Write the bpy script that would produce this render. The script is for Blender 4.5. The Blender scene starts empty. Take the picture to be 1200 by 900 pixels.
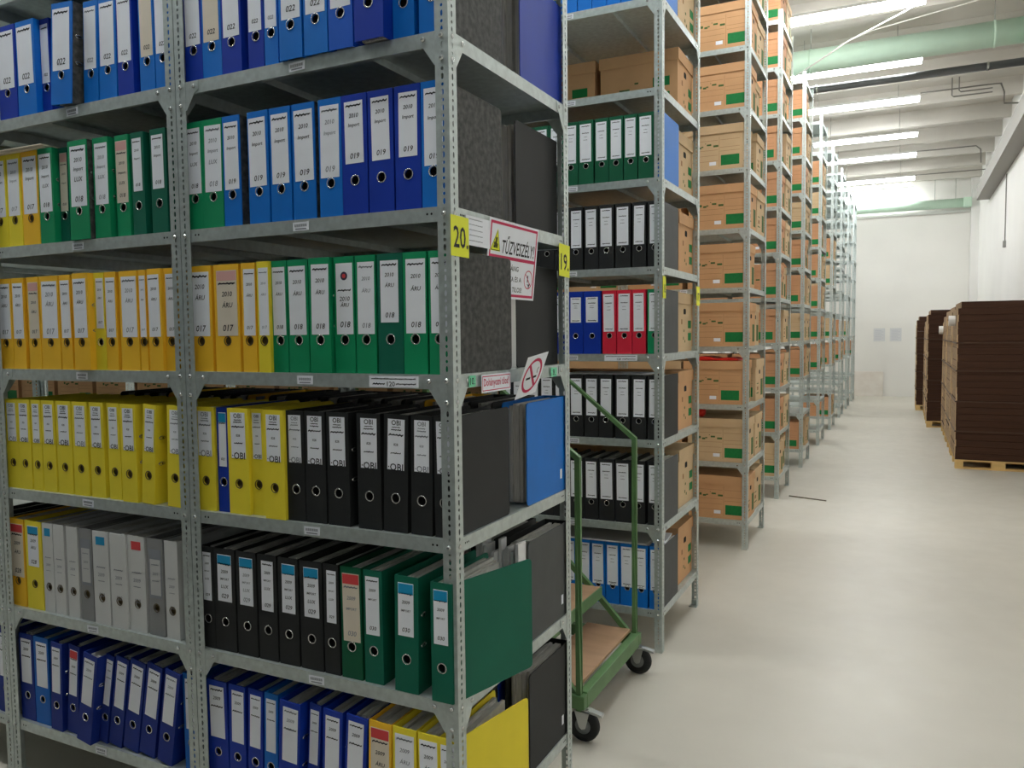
import bpy, bmesh, math, random
from mathutils import Matrix, Vector
random.seed(7)
S = bpy.context.scene
C = S.collection

# ------------------------------------------------------------------ camera
cam_d = bpy.data.cameras.new('camera'); cam = bpy.data.objects.new('camera', cam_d); C.objects.link(cam)
cam_d.sensor_width = 36.0; cam_d.lens = 938.89 / 1200 * 36.0; cam_d.clip_start = .05; cam_d.clip_end = 100
R = Matrix(((0.89806, -0.43956, -0.01676), (0.43974, 0.89616, 0.05936), (-0.01107, -0.06068, 0.9981)))
mw = Matrix.Identity(4)
for i in range(3):
    mw[i][0] = R[i][0]; mw[i][1] = R[i][2]; mw[i][2] = -R[i][1]
mw.translation = (0.9624, -1.6457, 1.4932)
cam.matrix_world = mw
S.camera = cam

# ------------------------------------------------------------------ light and exposure
S.view_settings.view_transform = 'Standard'; S.view_settings.look = 'None'
S.view_settings.gamma = 1.0; S.view_settings.use_curve_mapping = False
S.view_settings.exposure = 0.0
LAMP = 41.0            # emission of the fluorescent diffusers
w_ = bpy.data.worlds.new('world'); S.world = w_; w_.use_nodes = True
w_.node_tree.nodes['Background'].inputs[0].default_value = (.9, .95, 1, 1)
w_.node_tree.nodes['Background'].inputs[1].default_value = .25
S.cycles.max_bounces = 8; S.cycles.diffuse_bounces = 5; S.cycles.glossy_bounces = 3
S.cycles.use_denoising = True; S.cycles.sample_clamp_indirect = 6

# ------------------------------------------------------------------ materials
def lin(c): return tuple(((v / 255) / 12.92 if v / 255 <= .04045 else ((v / 255 + .055) / 1.055) ** 2.4) for v in c)
MATS = {}
def mat(name, rgb, rough=.5, metal=0.0, var=0.0, vscale=30, rgb2=None, bump=0.0, bscale=80, emit=0.0, spec=.35, stretch=None):
    if name in MATS: return MATS[name]
    m = bpy.data.materials.new(name); m.use_nodes = True; nt = m.node_tree; b = nt.nodes['Principled BSDF']
    c = lin(rgb); b.inputs['Roughness'].default_value = rough; b.inputs['Metallic'].default_value = metal
    b.inputs['Specular IOR Level'].default_value = spec
    b.inputs['Base Color'].default_value = (*c, 1)
    tc = nt.nodes.new('ShaderNodeTexCoord'); out = tc.outputs['Object']
    if stretch:
        mp = nt.nodes.new('ShaderNodeMapping'); mp.inputs['Scale'].default_value = stretch
        nt.links.new(out, mp.inputs[0]); out = mp.outputs[0]
    if var or rgb2:
        n = nt.nodes.new('ShaderNodeTexNoise'); n.inputs['Scale'].default_value = vscale; n.inputs['Detail'].default_value = 5
        nt.links.new(out, n.inputs['Vector'])
        r = nt.nodes.new('ShaderNodeValToRGB'); nt.links.new(n.outputs['Fac'], r.inputs[0])
        c2 = lin(rgb2) if rgb2 else tuple(min(1, v * (1 + var)) for v in c); c1 = c if rgb2 else tuple(v * (1 - var) for v in c)
        r.color_ramp.elements[0].position = .35; r.color_ramp.elements[1].position = .68
        r.color_ramp.elements[0].color = (*c1, 1); r.color_ramp.elements[1].color = (*c2, 1)
        nt.links.new(r.outputs[0], b.inputs['Base Color'])
    if bump:
        n = nt.nodes.new('ShaderNodeTexNoise'); n.inputs['Scale'].default_value = bscale
        nt.links.new(out, n.inputs['Vector'])
        bp = nt.nodes.new('ShaderNodeBump'); bp.inputs['Strength'].default_value = bump; bp.inputs['Distance'].default_value = .002
        nt.links.new(n.outputs['Fac'], bp.inputs['Height']); nt.links.new(bp.outputs[0], b.inputs['Normal'])
    if emit:
        b.inputs['Emission Color'].default_value = (.975, 1.0, 1.0, 1); b.inputs['Emission Strength'].default_value = emit
    MATS[name] = m
    return m
STEEL = mat('galvanised_steel', (192, 201, 199), .42, .64, .10, 45, bump=.05)
BOLT = mat('bright_bolt', (205, 208, 206), .25, .8)
DARK = mat('hole_dark', (10, 11, 12), .9)
COVER = {
 'B': mat('cover_bright_blue', (0, 112, 204), .5, var=.05, vscale=8), 'M': mat('cover_medium_blue', (4, 88, 196), .58, var=.05, vscale=8),
 'N': mat('cover_navy_blue', (6, 52, 164), .5, var=.05, vscale=8), 'N2': mat('cover_deep_blue', (10, 44, 136), .58, var=.05, vscale=8),
 'B2': mat('cover_blue_darker', (0, 100, 190), .58, var=.05, vscale=8),  # slightly darker than the bright blue cover
 'G': mat('cover_green', (0, 142, 92), .58, var=.05, vscale=8), 'D': mat('cover_dark_green', (0, 100, 78), .58, var=.05, vscale=8),
 'D2': mat('cover_bottle_green', (0, 88, 58), .58, var=.05, vscale=8),
 'A': mat('cover_amber', (250, 196, 48), .58, var=.04, vscale=8), 'L': mat('cover_lemon', (242, 222, 56), .58, var=.04, vscale=8),
 'K': mat('cover_black', (34, 36, 37), .58, var=.1, vscale=8), 'W': mat('cover_pale_grey', (212, 213, 212), .5, var=.03, vscale=8),
 'Y': mat('cover_mid_grey', (140, 141, 142), .5, var=.03, vscale=8), 'R': mat('cover_red', (216, 36, 62), .58, var=.04, vscale=8)}
MARBLE = mat('marbled_cover_paper', (54, 55, 54), .7, rgb2=(88, 88, 86), vscale=60)
GREYB = mat('dark_grey_board', (78, 80, 80), .65, var=.06, vscale=14)
INNER = mat('board_lining', (60, 62, 63), .8)
PAPER = mat('paper_block', (200, 198, 193), .85, var=.16, vscale=60, stretch=(14, .4, .4))
LABEL = mat('label_white', (240, 243, 250), .6, var=.015, vscale=20); LABELB = mat('label_beige', (225, 214, 196), .6, var=.02, vscale=20)
RING = mat('ring_chrome', (215, 215, 212), .22, .9)
INK = mat('ink_black', (42, 43, 48), .7); INKF = mat('ink_faded', (138, 142, 150), .7); INKR = mat('print_magenta', (200, 40, 88), .6)
HBLUE = mat('tag_blue', (20, 150, 200), .5); HROSE = mat('tag_faded_rose', (222, 172, 166), .6); HRED = mat('tag_red', (214, 70, 72), .5); INKW = mat('print_white', (236, 236, 236), .6)
CARD = mat('cardboard', (205, 160, 116), .8, var=.06, vscale=5); CARD2 = mat('cardboard_pale', (204, 176, 138), .8, var=.06, vscale=5)
CARD3 = mat('cardboard_reddish', (200, 148, 108), .8, var=.06, vscale=5)
PGREEN = mat('print_green', (20, 120, 60), .7, var=.06, vscale=60); PBROWN = mat('print_brown', (150, 108, 70), .8); PDGREEN = mat('print_dark_green', (70, 98, 50), .8)
TGREEN = mat('trolley_green_paint', (92, 128, 82), .45, var=.1, vscale=14)
YTAG = mat('tag_yellow', (232, 236, 50), .55); MINT = mat('tag_mint', (120, 215, 170), .55)

# ------------------------------------------------------------------ mesh helpers
class MB:
    def __init__(s): s.v = []; s.f = []; s.m = []
    def add(s, vs, fs, mi=0):
        o = len(s.v); s.v += [tuple(v) for v in vs]; s.f += [tuple(i + o for i in f) for f in fs]; s.m += [mi] * len(fs)
    def box(s, a, b, mi=0):
        x0, y0, z0 = a; x1, y1, z1 = b
        s.add([(x0, y0, z0), (x1, y0, z0), (x1, y1, z0), (x0, y1, z0), (x0, y0, z1), (x1, y0, z1), (x1, y1, z1), (x0, y1, z1)],
              [(0, 3, 2, 1), (4, 5, 6, 7), (0, 1, 5, 4), (1, 2, 6, 5), (2, 3, 7, 6), (3, 0, 4, 7)], mi)
    def prism(s, pts, axis, a, b, mi=0):
        """pts: 2-D outline, extruded along axis (0,1,2) from a to b"""
        def P(p, t):
            return {0: (t, p[0], p[1]), 1: (p[0], t, p[1]), 2: (p[0], p[1], t)}[axis]
        n = len(pts)
        s.add([P(p, a) for p in pts] + [P(p, b) for p in pts],
              [tuple(range(n)), tuple(range(2 * n - 1, n - 1, -1))] + [(i, n + i, n + (i + 1) % n, (i + 1) % n) for i in range(n)], mi)
    def tube(s, path, r, n=8, mi=0, cap=True, square=False):
        path = [Vector(p) for p in path]; rings = []
        o = len(s.v)
        for i, p in enumerate(path):
            t = (path[min(i + 1, len(path) - 1)] - path[max(i - 1, 0)]).normalized()
            up = Vector((0, 0, 1)) if abs(t.z) < .95 else Vector((0, 1, 0))
            a = t.cross(up).normalized(); b = a.cross(t).normalized()
            k = 1.0
            if 0 < i < len(path) - 1:
                t1 = (path[i] - path[i - 1]).normalized(); k = 1 / max(.5, t1.dot(t))
            for j in range(n):
                an = 2 * math.pi * (j + (.5 if square else 0)) / n
                rr = r * (1.414 if square else 1)
                s.v.append(tuple(p + (a * math.cos(an) + b * math.sin(an)) * rr * (k if k < 1.3 else 1.3)))
        for i in range(len(path) - 1):
            for j in range(n):
                s.f.append((o + i * n + j, o + i * n + (j + 1) % n, o + (i + 1) * n + (j + 1) % n, o + (i + 1) * n + j)); s.m.append(mi)
        if cap:
            s.f.append(tuple(o + j for j in reversed(range(n)))); s.m.append(mi)
            l = o + (len(path) - 1) * n; s.f.append(tuple(l + j for j in range(n))); s.m.append(mi)
    def lathe(s, prof, axis, c, n=20, mi=0):
        """prof: [(along, radius)] closed surface of revolution about axis through c"""
        o = len(s.v)
        for (t, r) in prof:
            for j in range(n):
                an = 2 * math.pi * j / n; u, v = r * math.cos(an), r * math.sin(an)
                q = {0: (t, u, v), 1: (u, t, v), 2: (u, v, t)}[axis]
                s.v.append((c[0] + q[0], c[1] + q[1], c[2] + q[2]))
        m = len(prof)
        for i in range(m - 1):
            for j in range(n):
                s.f.append((o + i * n + j, o + i * n + (j + 1) % n, o + (i + 1) * n + (j + 1) % n, o + (i + 1) * n + j)); s.m.append(mi)
    def mesh(s, name, mats):
        me = bpy.data.meshes.new(name); me.from_pydata(s.v, [], s.f)
        for m in (mats if isinstance(mats, (list, tuple)) else [mats]): me.materials.append(m)
        me.polygons.foreach_set('material_index', s.m)
        bm = bmesh.new(); bm.from_mesh(me); bmesh.ops.recalc_face_normals(bm, faces=bm.faces); bm.to_mesh(me); bm.free()
        me.update()
        return me
def put(name, me, parent=None, loc=(0, 0, 0), rot=(0, 0, 0)):
    o = bpy.data.objects.new(name, me); C.objects.link(o); o.location = loc; o.rotation_euler = rot
    if parent: o.parent = parent
    return o
def tag(o, label, cat, group=None, kind=None):
    if label: o['label'] = label
    if cat: o['category'] = cat
    if group: o['group'] = group
    if kind: o['kind'] = kind
    return o
def thing(name, label, cat, loc=(0, 0, 0), rot=(0, 0, 0), group=None):
    o = bpy.data.objects.new(name, None); o.empty_display_size = .05; C.objects.link(o); o.location = loc; o.rotation_euler = rot
    return tag(o, label, cat, group)
def struct(name, me, loc=(0, 0, 0)):
    o = put(name, me, None, loc); o['kind'] = 'structure'; return o
def bevel_mesh(me, w, seg=2):
    bm = bmesh.new(); bm.from_mesh(me)
    bmesh.ops.remove_doubles(bm, verts=bm.verts, dist=1e-5)
    es = [e for e in bm.edges if len(e.link_faces) == 2 and e.calc_face_angle(0) > .6]
    bmesh.ops.bevel(bm, geom=es, offset=w, segments=seg, affect='EDGES', profile=.5, clamp_overlap=True)
    bm.to_mesh(me); bm.free(); return me
ORD = ['', 'first', 'second', 'third', 'fourth', 'fifth', 'sixth', 'seventh', 'eighth', 'ninth', 'tenth', 'eleventh', 'twelfth', 'thirteenth']

# ---- writing: glyph outlines of the built-in font, filled, cached per string
GL = {}
def glyphs(txt):
    if txt in GL: return GL[txt]
    cu = bpy.data.curves.new('t', 'FONT'); cu.body = txt; cu.size = 1; cu.align_x = 'LEFT'; cu.resolution_u = 2; cu.offset = .012
    ob = bpy.data.objects.new('t', cu); C.objects.link(ob)
    dg = bpy.context.evaluated_depsgraph_get(); dg.update()
    me = ob.evaluated_get(dg).to_mesh()
    v = [tuple(x.co) for x in me.vertices]; f = [tuple(p.vertices) for p in me.polygons]
    ob.evaluated_get(dg).to_mesh_clear(); bpy.data.objects.remove(ob); bpy.data.curves.remove(cu)
    if not v: v = [(0, 0, 0)]
    x0 = min(a[0] for a in v); x1 = max(a[0] for a in v); y0 = min(a[1] for a in v); y1 = max(a[1] for a in v)
    GL[txt] = ([((a[0] - x0), (a[1] - y0)) for a in v], f, max(x1 - x0, 1e-3), max(y1 - y0, 1e-3)); return GL[txt]
def write_line(mb, txt, cx, cz, wid, hgt=None, shear=0.0, mi=0, y=0.0, rnd=None):
    """one line in the XZ plane, centred on (cx, cz), wid wide; '~' draws an unreadable scribble"""
    if txt.startswith('~'):
        rr = rnd or random; h = hgt or wid * .16; n = 9; x = cx - wid / 2; pts = []
        for i in range(n + 1):
            pts.append((x + wid * i / n, cz + (h / 2 if i % 2 else -h / 2) * rr.uniform(.4, 1)))
        t = h * .17
        for (a, b) in zip(pts, pts[1:]):
            mb.add([(a[0] - t, y, a[1]), (a[0] + t, y, a[1]), (b[0] + t, y, b[1]), (b[0] - t, y, b[1])], [(0, 1, 2, 3)], mi)
        mb.add([(pts[0][0], y, cz - t), (pts[-1][0], y, cz - t), (pts[-1][0], y, cz + t), (pts[0][0], y, cz + t)], [(0, 1, 2, 3)], mi)
        return
    v, f, w, h = glyphs(txt); s = wid / w; sz = (hgt / h) if hgt else s
    mb.add([(cx - wid / 2 + a[0] * s + shear * a[1] * sz, y, cz - h * sz / 2 + a[1] * sz) for a in v], f, mi)
# ------------------------------------------------------------------ the room
XW, YF, ZC = 2.35, 18.6, 4.95
fm = mat('floor_epoxy', (197, 192, 180), .33, var=.04, vscale=1.7)
nt = fm.node_tree; b = nt.nodes['Principled BSDF']
n2 = nt.nodes.new('ShaderNodeTexNoise'); n2.inputs['Scale'].default_value = 9; n2.inputs['Detail'].default_value = 8
geo = nt.nodes.new('ShaderNodeNewGeometry'); nt.links.new(geo.outputs['Position'], n2.inputs['Vector'])
mr = nt.nodes.new('ShaderNodeMapRange'); mr.inputs[1].default_value = .3; mr.inputs[2].default_value = .75; mr.inputs[3].default_value = .34; mr.inputs[4].default_value = .46
nt.links.new(n2.outputs['Fac'], mr.inputs[0]); nt.links.new(mr.outputs[0], b.inputs['Roughness'])
m = MB(); m.box((-8, -8, -.1), (XW + .2, YF + .2, 0)); struct('floor', m.mesh('floor', fm))
wallm = mat('wall_paint', (236, 235, 232), .75, var=.02, vscale=1.2, bump=.05, bscale=30)
wallf = mat('far_wall_paint', (234, 232, 227), .75, var=.025, vscale=.8, bump=.05, bscale=30)
ceilm = mat('ceiling_concrete', (204, 200, 192), .85, var=.05, vscale=1.5)
m = MB(); m.box((XW, -8, 0), (XW + .2, YF + .2, ZC)); struct('wall_right', m.mesh('wall_right', wallm))
m = MB(); m.box((-8, YF, 0), (XW, YF + .2, ZC)); struct('wall_back', m.mesh('wall_back', wallf))
m = MB(); m.box((-8.2, -8, 0), (-8, YF, ZC)); struct('wall_left', m.mesh('wall_left', wallm))
m = MB(); m.box((-8.2, -8.2, 0), (XW + .2, -8, ZC)); struct('wall_front', m.mesh('wall_front', wallm))
m = MB(); m.box((-8.2, -8.2, ZC), (XW + .2, YF + .2, ZC + .15)); struct('ceiling', m.mesh('ceiling', ceilm))
k = 0
y = -6.7
while y < YF - .3:                                   # concrete ribs across the ceiling
    m = MB(); m.prism([(y - .05, 4.72), (y + .05, 4.72), (y + .09, ZC), (y - .09, ZC)], 0, -8, XW)
    k += 1; struct('trim_%d' % k, m.mesh('ceiling_rib', ceilm)); y += 1.3
m = MB(); m.box((2.135, 5.5, 3.95), (XW, 16.05, 4.12)); m.box((2.135, 5.5, 4.12), (2.155, 16.05, 4.2))
k += 1; struct('trim_%d' % k, m.mesh('wall_beam', mat('beam_paint', (150, 147, 140), .6)))
for (x0, y0) in ((2.2, 18.42), (2.2, 15.9)):         # pilasters in the far corner and under the beam end
    m = MB(); m.box((x0 if y0 > 18 else 2.27, y0, 0 if y0 > 18 else 4.2), (XW, y0 + .16, ZC)); k += 1; struct('trim_%d' % k, m.mesh('pilaster', wallm))

# ------------------------------------------------------------------ steel shelving
W, D, H = .8827, .7333, 4.28
WP = .8867            # bay spacing
def post_mesh():
    mb = MB(); fw = .036
    def cell(z0, z1, half_w, half_h, flange):
        zc = (z0 + z1) / 2; xc = .017
        def P(u, z): return (u, 0, z) if flange == 0 else (0, u, z)
        q = .45
        o8 = [(xc - half_w, zc - half_h * q), (xc - half_w * q, zc - half_h), (xc + half_w * q, zc - half_h), (xc + half_w, zc - half_h * q),
              (xc + half_w, zc + half_h * q), (xc + half_w * q, zc + half_h), (xc - half_w * q, zc + half_h), (xc - half_w, zc + half_h * q)]
        cs = [(0, z0), (fw, z0), (fw, z1), (0, z1)]
        vs = [P(*c) for c in cs] + [P(*c) for c in o8]
        mb.add(vs, [(0, 1, 6, 5), (1, 7, 6), (1, 2, 8, 7), (2, 9, 8), (2, 3, 10, 9), (3, 11, 10), (3, 0, 4, 11), (0, 5, 4)])
    per = .036
    for fl in (0, 1):
        z = 0.0
        while z < H - 1e-6:
            cell(z, z + per * .58, .0034, .0072, fl); cell(z + per * .58, z + per, .0036, .0038, fl); z += per
    me = mb.mesh('angle_post', STEEL)
    bm = bmesh.new(); bm.from_mesh(me); bmesh.ops.remove_doubles(bm, verts=bm.verts, dist=1e-5); bmesh.ops.recalc_face_normals(bm, faces=bm.faces); bm.to_mesh(me); bm.free()
    return me
POST = post_mesh()
m = MB(); m.box((0, 0, 0), (.042, .042, .006)); m.box((0, 0, .006), (.003, .036, .03)); m.box((0, 0, .006), (.036, .003, .03)); FOOT = m.mesh('foot_plate', STEEL)
def bolt(mb, x, y, z, ax, sgn, mi=1):
    r = .0062
    q_ = 1.0 if ax == 1 else .36
    pr = [(0, 0.0), (0, r), (sgn * .003 * q_, r), (sgn * .0055 * q_, r * .55), (sgn * .0055 * q_, 0.0)]
    mb.lathe([(a, b) for a, b in pr], ax, (x, y, z), 8, mi)
def shelf_mesh(gusset):
    mb = MB(); L = .035; e = .0022; t = .0012
    mb.box((e, e, -t), (W - e, D - e, 0))
    for (a, b_) in (((e, e, -L), (W - e, e + t, -t)), ((e, D - e - t, -L), (W - e, D - e, -t)), ((e, e + t, -L), (e + t, D - e - t, -t)), ((W - e - t, e + t, -L), (W - e, D - e - t, -t))):
        mb.box(a, b_)
    mb.box((e + t, e + t, -L), (W - e - t, e + .012, -L + t)); mb.box((e + t, D - e - .012, -L), (W - e - t, D - e - t, -L + t))
    mb.box((.25, e + t, -.02), (.27, D - e - t, -t)); mb.box((W - .27, e + t, -.02), (W - .25, D - e - t, -t))  # stiffening ribs below
    for cx, sx in ((0, 1), (W, -1)):
        for cy, sy in ((0, 1), (D, -1)):
            if gusset:
                g = [(0, -.002), (.082, -.002), (.082, -.026), (.066, -.035), (.036, -.078), (0, -.078)]
                mb.prism([(cx + sx * (.003 + a), b_) for a, b_ in g], 1, cy + sy * .0004, cy + sy * .0018)
                mb.prism([(cy + sy * (.003 + a), b_) for a, b_ in g], 0, cx + sx * .0004, cx + sx * .0018)
            for (u, zz) in (((.018, -.014), (.018, -.066), (.068, -.016)) if gusset else ((.018, -.018),)):
                o_ = 0.0 if u < .03 else .0018
                bolt(mb, cx + sx * u, cy + sy * (o_ - .0008 if u < .03 else .0002), zz, 1, -sy); bolt(mb, cx + sx * (o_ - .0008 if u < .03 else .0002), cy + sy * u, zz, 0, -sx)
            if not gusset:
                for u in (.054, .066):
                    mb.lathe([(0, 0.0), (0, .003)], 1, (cx + sx * u, cy + sy * .0019, -.016), 8, 2)
                for u in (.05, .058, .066):
                    mb.lathe([(0, 0.0), (0, .0026)], 0, (cx + sx * .0019, cy + sy * u, -.016), 8, 2)
    return mb.mesh('shelf', [STEEL, BOLT, DARK])
SHELF = [shelf_mesh(False), shelf_mesh(True)]
m = MB(); m.box((-.026, -.0008, -.011), (.026, 0, .011))
for i in range(17):
    x = -.02 + i * .0024; m.box((x, -.0011, -.001), (x + (.0012 if i % 3 else .0018), -.0009, .006), 2)
write_line(m, '', 0, 0, .01)
m.box((-.018, -.0011, -.008), (.018, -.0009, -.005), 2)
BARC = m.mesh('shelf_label', [LABEL, INK, INKF])
BARC_FAR = BARC
def unit(x0, y0, zs, label, group, tags=(), nposts=(0, 1, 2, 3)):
    r = thing('metal_shelving_unit', label, 'shelving', (x0, y0, 0), group=group)
    for (px, py, a) in ((0, 0, 0), (W, 0, 1), (W, D, 2), (0, D, 3)):
        pt = put('post', POST, r, (px, py, 0), (0, 0, a * math.pi / 2))
        md = pt.modifiers.new('thickness', 'SOLIDIFY'); md.thickness = .0015; md.offset = -1 if False else 0
        put('foot_plate', FOOT, pt)
    for i, z in enumerate(zs):
        kk = round((z - .2) / .4)
        s = put('shelf', SHELF[kk % 2], r, (0, 0, z))
        if i in tags:
            lb = put('shelf_label', BARC, s, (W / 2 + random.uniform(-.01, .01), .0012, -.018), (0, random.uniform(-.04, .04), 0)); lb['label'] = 'white barcode label'
    return r
AZ = [.2014, .5951, 1.0, 1.4, 1.7996, 2.2058, 2.6, 3.0, 3.4, 3.8, 4.2]
SZ = [.2 + .4 * i for i in range(11)]
NM = ['front', 'second', 'third', 'fourth', 'fifth', 'sixth', 'seventh', 'eighth', 'ninth', 'tenth']
unit(-W, 0, AZ, 'grey slotted-angle shelving bay of binders at the near aisle end, tags 20 and 19', 'shelving bays', range(11))
unit(-W - WP, 0, AZ, 'grey shelving bay with blue, yellow and pale grey binders, left of the near end bay', 'shelving bays', range(11))
unit(-W - 2 * WP, 0, AZ, 'grey shelving bay showing only a sliver at the left picture edge', 'shelving bays', range(6))
XOF = [0, -.0335, .012] + [-.0335] * 7
YR = [0, 1.944, 3.93, 5.78, 7.63, 9.54, 11.4, 13.3, 15.1, 16.9]
for r in range(1, 10):
    xo = XOF[r]
    unit(xo - W, YR[r], SZ, {1: 'grey shelving bay behind the green trolley, binders in front and boxes behind',
        2: 'grey shelving bay full of brown archive boxes, just behind the binder racks'}.get(r, 'grey shelving bay at the aisle end of the %s rack row%s' % (NM[r], ', mostly empty shelves' if r > 5 else ' with archive boxes')), 'shelving bays', range(11) if r < 3 else ())
    if r < 5: unit(xo - W - WP, YR[r], SZ, 'grey shelving bay second from the aisle in the %s rack row' % NM[r], 'inner shelving bays')
for i in range(2, 7): unit(-.0335 - W - i * WP, YR[1], SZ, 'grey shelving bay deep inside the second rack row, behind the front rack', 'inner shelving bays')
# the rack on the near side of this aisle, behind the photographer
unit(-.05 - W, -1.98, SZ, 'grey shelving bay on the near side of the front aisle', 'inner shelving bays')
for i in range(1, 4): unit(-.05 - W - i * WP, -1.98, SZ, 'grey shelving bay on the near side of the front aisle, further in', 'inner shelving bays')

# ------------------------------------------------------------------ lever arch binders
BH, BD = .298, .3
cache = {}
def cached(key, fn):
    if key not in cache: cache[key] = fn()
    return cache[key]
RZ = .086
def spine_mesh(w, c, short=False):
    def mk():
        mb = MB(); r = .0112; q = .0145; cx = -w / 2; y0, y1 = 0, .0035
        e = .0022
        for (a, b_) in (((-w, 0, 0), (0, y1, RZ - q)), ((-w, 0, RZ + q), (0, y1, BH))): mb.box((a[0] + 0, y0, a[2]), (b_[0], y1, b_[2]))
        if w > 2 * q + .002:
            mb.box((-w, y0, RZ - q), (cx - q, y1, RZ + q)); mb.box((cx + q, y0, RZ - q), (0, y1, RZ + q))
        qq = min(q, w / 2); n = 16
        ring = [(cx + r * math.cos(2 * math.pi * i / n), RZ + r * math.sin(2 * math.pi * i / n)) for i in range(n)]
        sq = []
        for i in range(n):
            a = 2 * math.pi * i / n; ca, sa = math.cos(a), math.sin(a); k_ = 1 / max(abs(ca), abs(sa))
            sq.append((cx + qq * ca * k_, RZ + q * sa * k_))
        for yy in (y0, y1):
            mb.add([(x, yy, z) for x, z in ring + sq], [(i, (i + 1) % n, n + (i + 1) % n, n + i) for i in range(n)])
        mb.add([(x, y0, z) for x, z in ring] + [(x, y1, z) for x, z in ring], [(i, (i + 1) % n, n + (i + 1) % n, n + i) for i in range(n)])
        return mb.mesh('spine', COVER[c])
    return cached(('sp', w, c), mk)
def board_mesh(mk_, inner=True):
    def mk():
        mb = MB(); r = .012
        pts = [(.0035, 0), (BD - r, 0)] + [(BD - r + r * math.sin(a), r - r * math.cos(a)) for a in (.5, 1.0, 1.57)]
        pts += [(BD - r + r * math.cos(a), BH - r + r * math.sin(a)) for a in (0, .5, 1.0, 1.57)] + [(.0035, BH)]
        mb.prism(pts, 0, -.0028, 0)
        return mb.mesh('cover_board', mk_)
    return cached(('bd', mk_.name), mk)
def ring_mesh():
    def mk():
        mb = MB(); R_, r = .0124, .0016; n = 18; o = []
        for i in range(n):
            a = 2 * math.pi * i / n
            for j in range(6):
                bb = 2 * math.pi * j / 6; rr = R_ + r * math.cos(bb)
                o.append((rr * math.cos(a), -.0004 + r * math.sin(bb) * .7, rr * math.sin(a)))
        mb.add(o, [(i * 6 + j, i * 6 + (j + 1) % 6, ((i + 1) % n) * 6 + (j + 1) % 6, ((i + 1) % n) * 6 + j) for i in range(n) for j in range(6)])
        mb.lathe([(.001, .0116), (.016, .0116), (.016, 0.0)], 1, (0, 0, 0), 14, 1)  # near-black cup, the shade inside the finger hole put into colour
        return mb.mesh('finger_ring', [RING, DARK])
    return cached('ring', mk)
def eyelet_mesh():
    def mk():
        mb = MB(); n = 12; o = []
        for i in range(n):
            a = 2 * math.pi * i / n
            for j in range(5):
                bb = 2 * math.pi * j / 5; ry, rz = .0105 + .0018 * math.cos(bb), .0042 + .0018 * math.cos(bb)
                o.append((.0004 + .0016 * math.sin(bb), ry * math.cos(a), rz * math.sin(a)))
        mb.add(o, [(i * 5 + j, i * 5 + (j + 1) % 5, ((i + 1) % n) * 5 + (j + 1) % 5, ((i + 1) % n) * 5 + j) for i in range(n) for j in range(5)])
        mb.lathe([(0, 0.0), (0, .0024)], 0, (.0003, .003, 0), 8, 1)
        return mb.mesh('metal_eyelet', [RING, DARK])
    return cached('eye', mk)
def paper_mesh(w, var=0):
    def mk():
        rr = random.Random(int(w * 1000) * 10 + var); mb = MB(); n = max(3, int(w / .011)); x0, x1 = -w + .006, -.006
        for i in range(n):
            a = x0 + (x1 - x0) * i / n; b_ = x0 + (x1 - x0) * (i + 1) / n - .0006
            mb.box((a, .022 + rr.uniform(0, .004), .004), (b_, .268 + rr.uniform(-.012, .016), .287 + rr.uniform(-.008, .007)))
        return mb.mesh('paper_stack', PAPER)
    return cached(('pp', w, var), mk)
def plate(w, h, m_, t=.0006):
    def mk():
        mb = MB(); mb.box((-w / 2, -t, 0), (w / 2, 0, h)); return mb.mesh('plate', m_)
    return cached(('pl', round(w, 4), round(h, 4), m_.name, t), mk)
def writing_mesh(key, lines, w, h, m_):
    """lines: (text, height fraction, width fraction, shear)"""
    def mk():
        mb = MB(); rr = random.Random(hash(key[0:2].__repr__()) % 999 if False else len(lines) * 31 + int(w * 1e4))
        for (t, fz, fw, sh) in lines: write_line(mb, t, 0, h * fz, w * fw, None if not t.startswith('~') else w * fw * .17, sh, 0, -.0009, rr)
        return mb.mesh('writing', m_)
    return cached(('wr', key, round(w, 4), round(h, 4), m_.name), mk)
TXT = {   # what the spine labels say, shelf by shelf
 (0, 'x'): ['~', '022', '', ''], (1, 'G'): ['~', '2010', 'Import', 'LUX', '018'], (1, 'B'): ['~', '2010', 'Import', '', '019'],
 (1, 'N'): ['~', '2010', 'Import', '', '019'], (1, 'D'): ['~', '2010', 'Import', '', '018'], (1, 'L'): ['~', '2010', 'Import', '', '017'], (1, 'A'): ['~', '2010', 'Import', '', '017'],
 (2, 'A'): ['~', '2010', 'ÁRU', '', '017'], (2, 'L'): ['~', '2010', 'ÁRU', '', '017'], (2, 'G'): ['~', '2010', 'ÁRU', '', '018'], (2, 'D'): ['~', '2010', 'ÁRU', '', '018'],
 (4, 'K'): ['~', '2009', 'IMPORT', 'LUX', '029'], (4, 'D'): ['~', '2009', 'IMPORT', '', '030'], (4, 'D2'): ['~', '2009', 'IMPORT', '', '030'],
 (4, 'A'): ['~', '2009', 'ÁRU', '', '028'], (4, 'L'): ['~', '2009', 'ÁRU', '', '028'],
 (5, 'L'): ['~', '2009', 'ÁRU', '', ''], (5, 'A'): ['~', '2009', 'ÁRU', '', '']}
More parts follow.
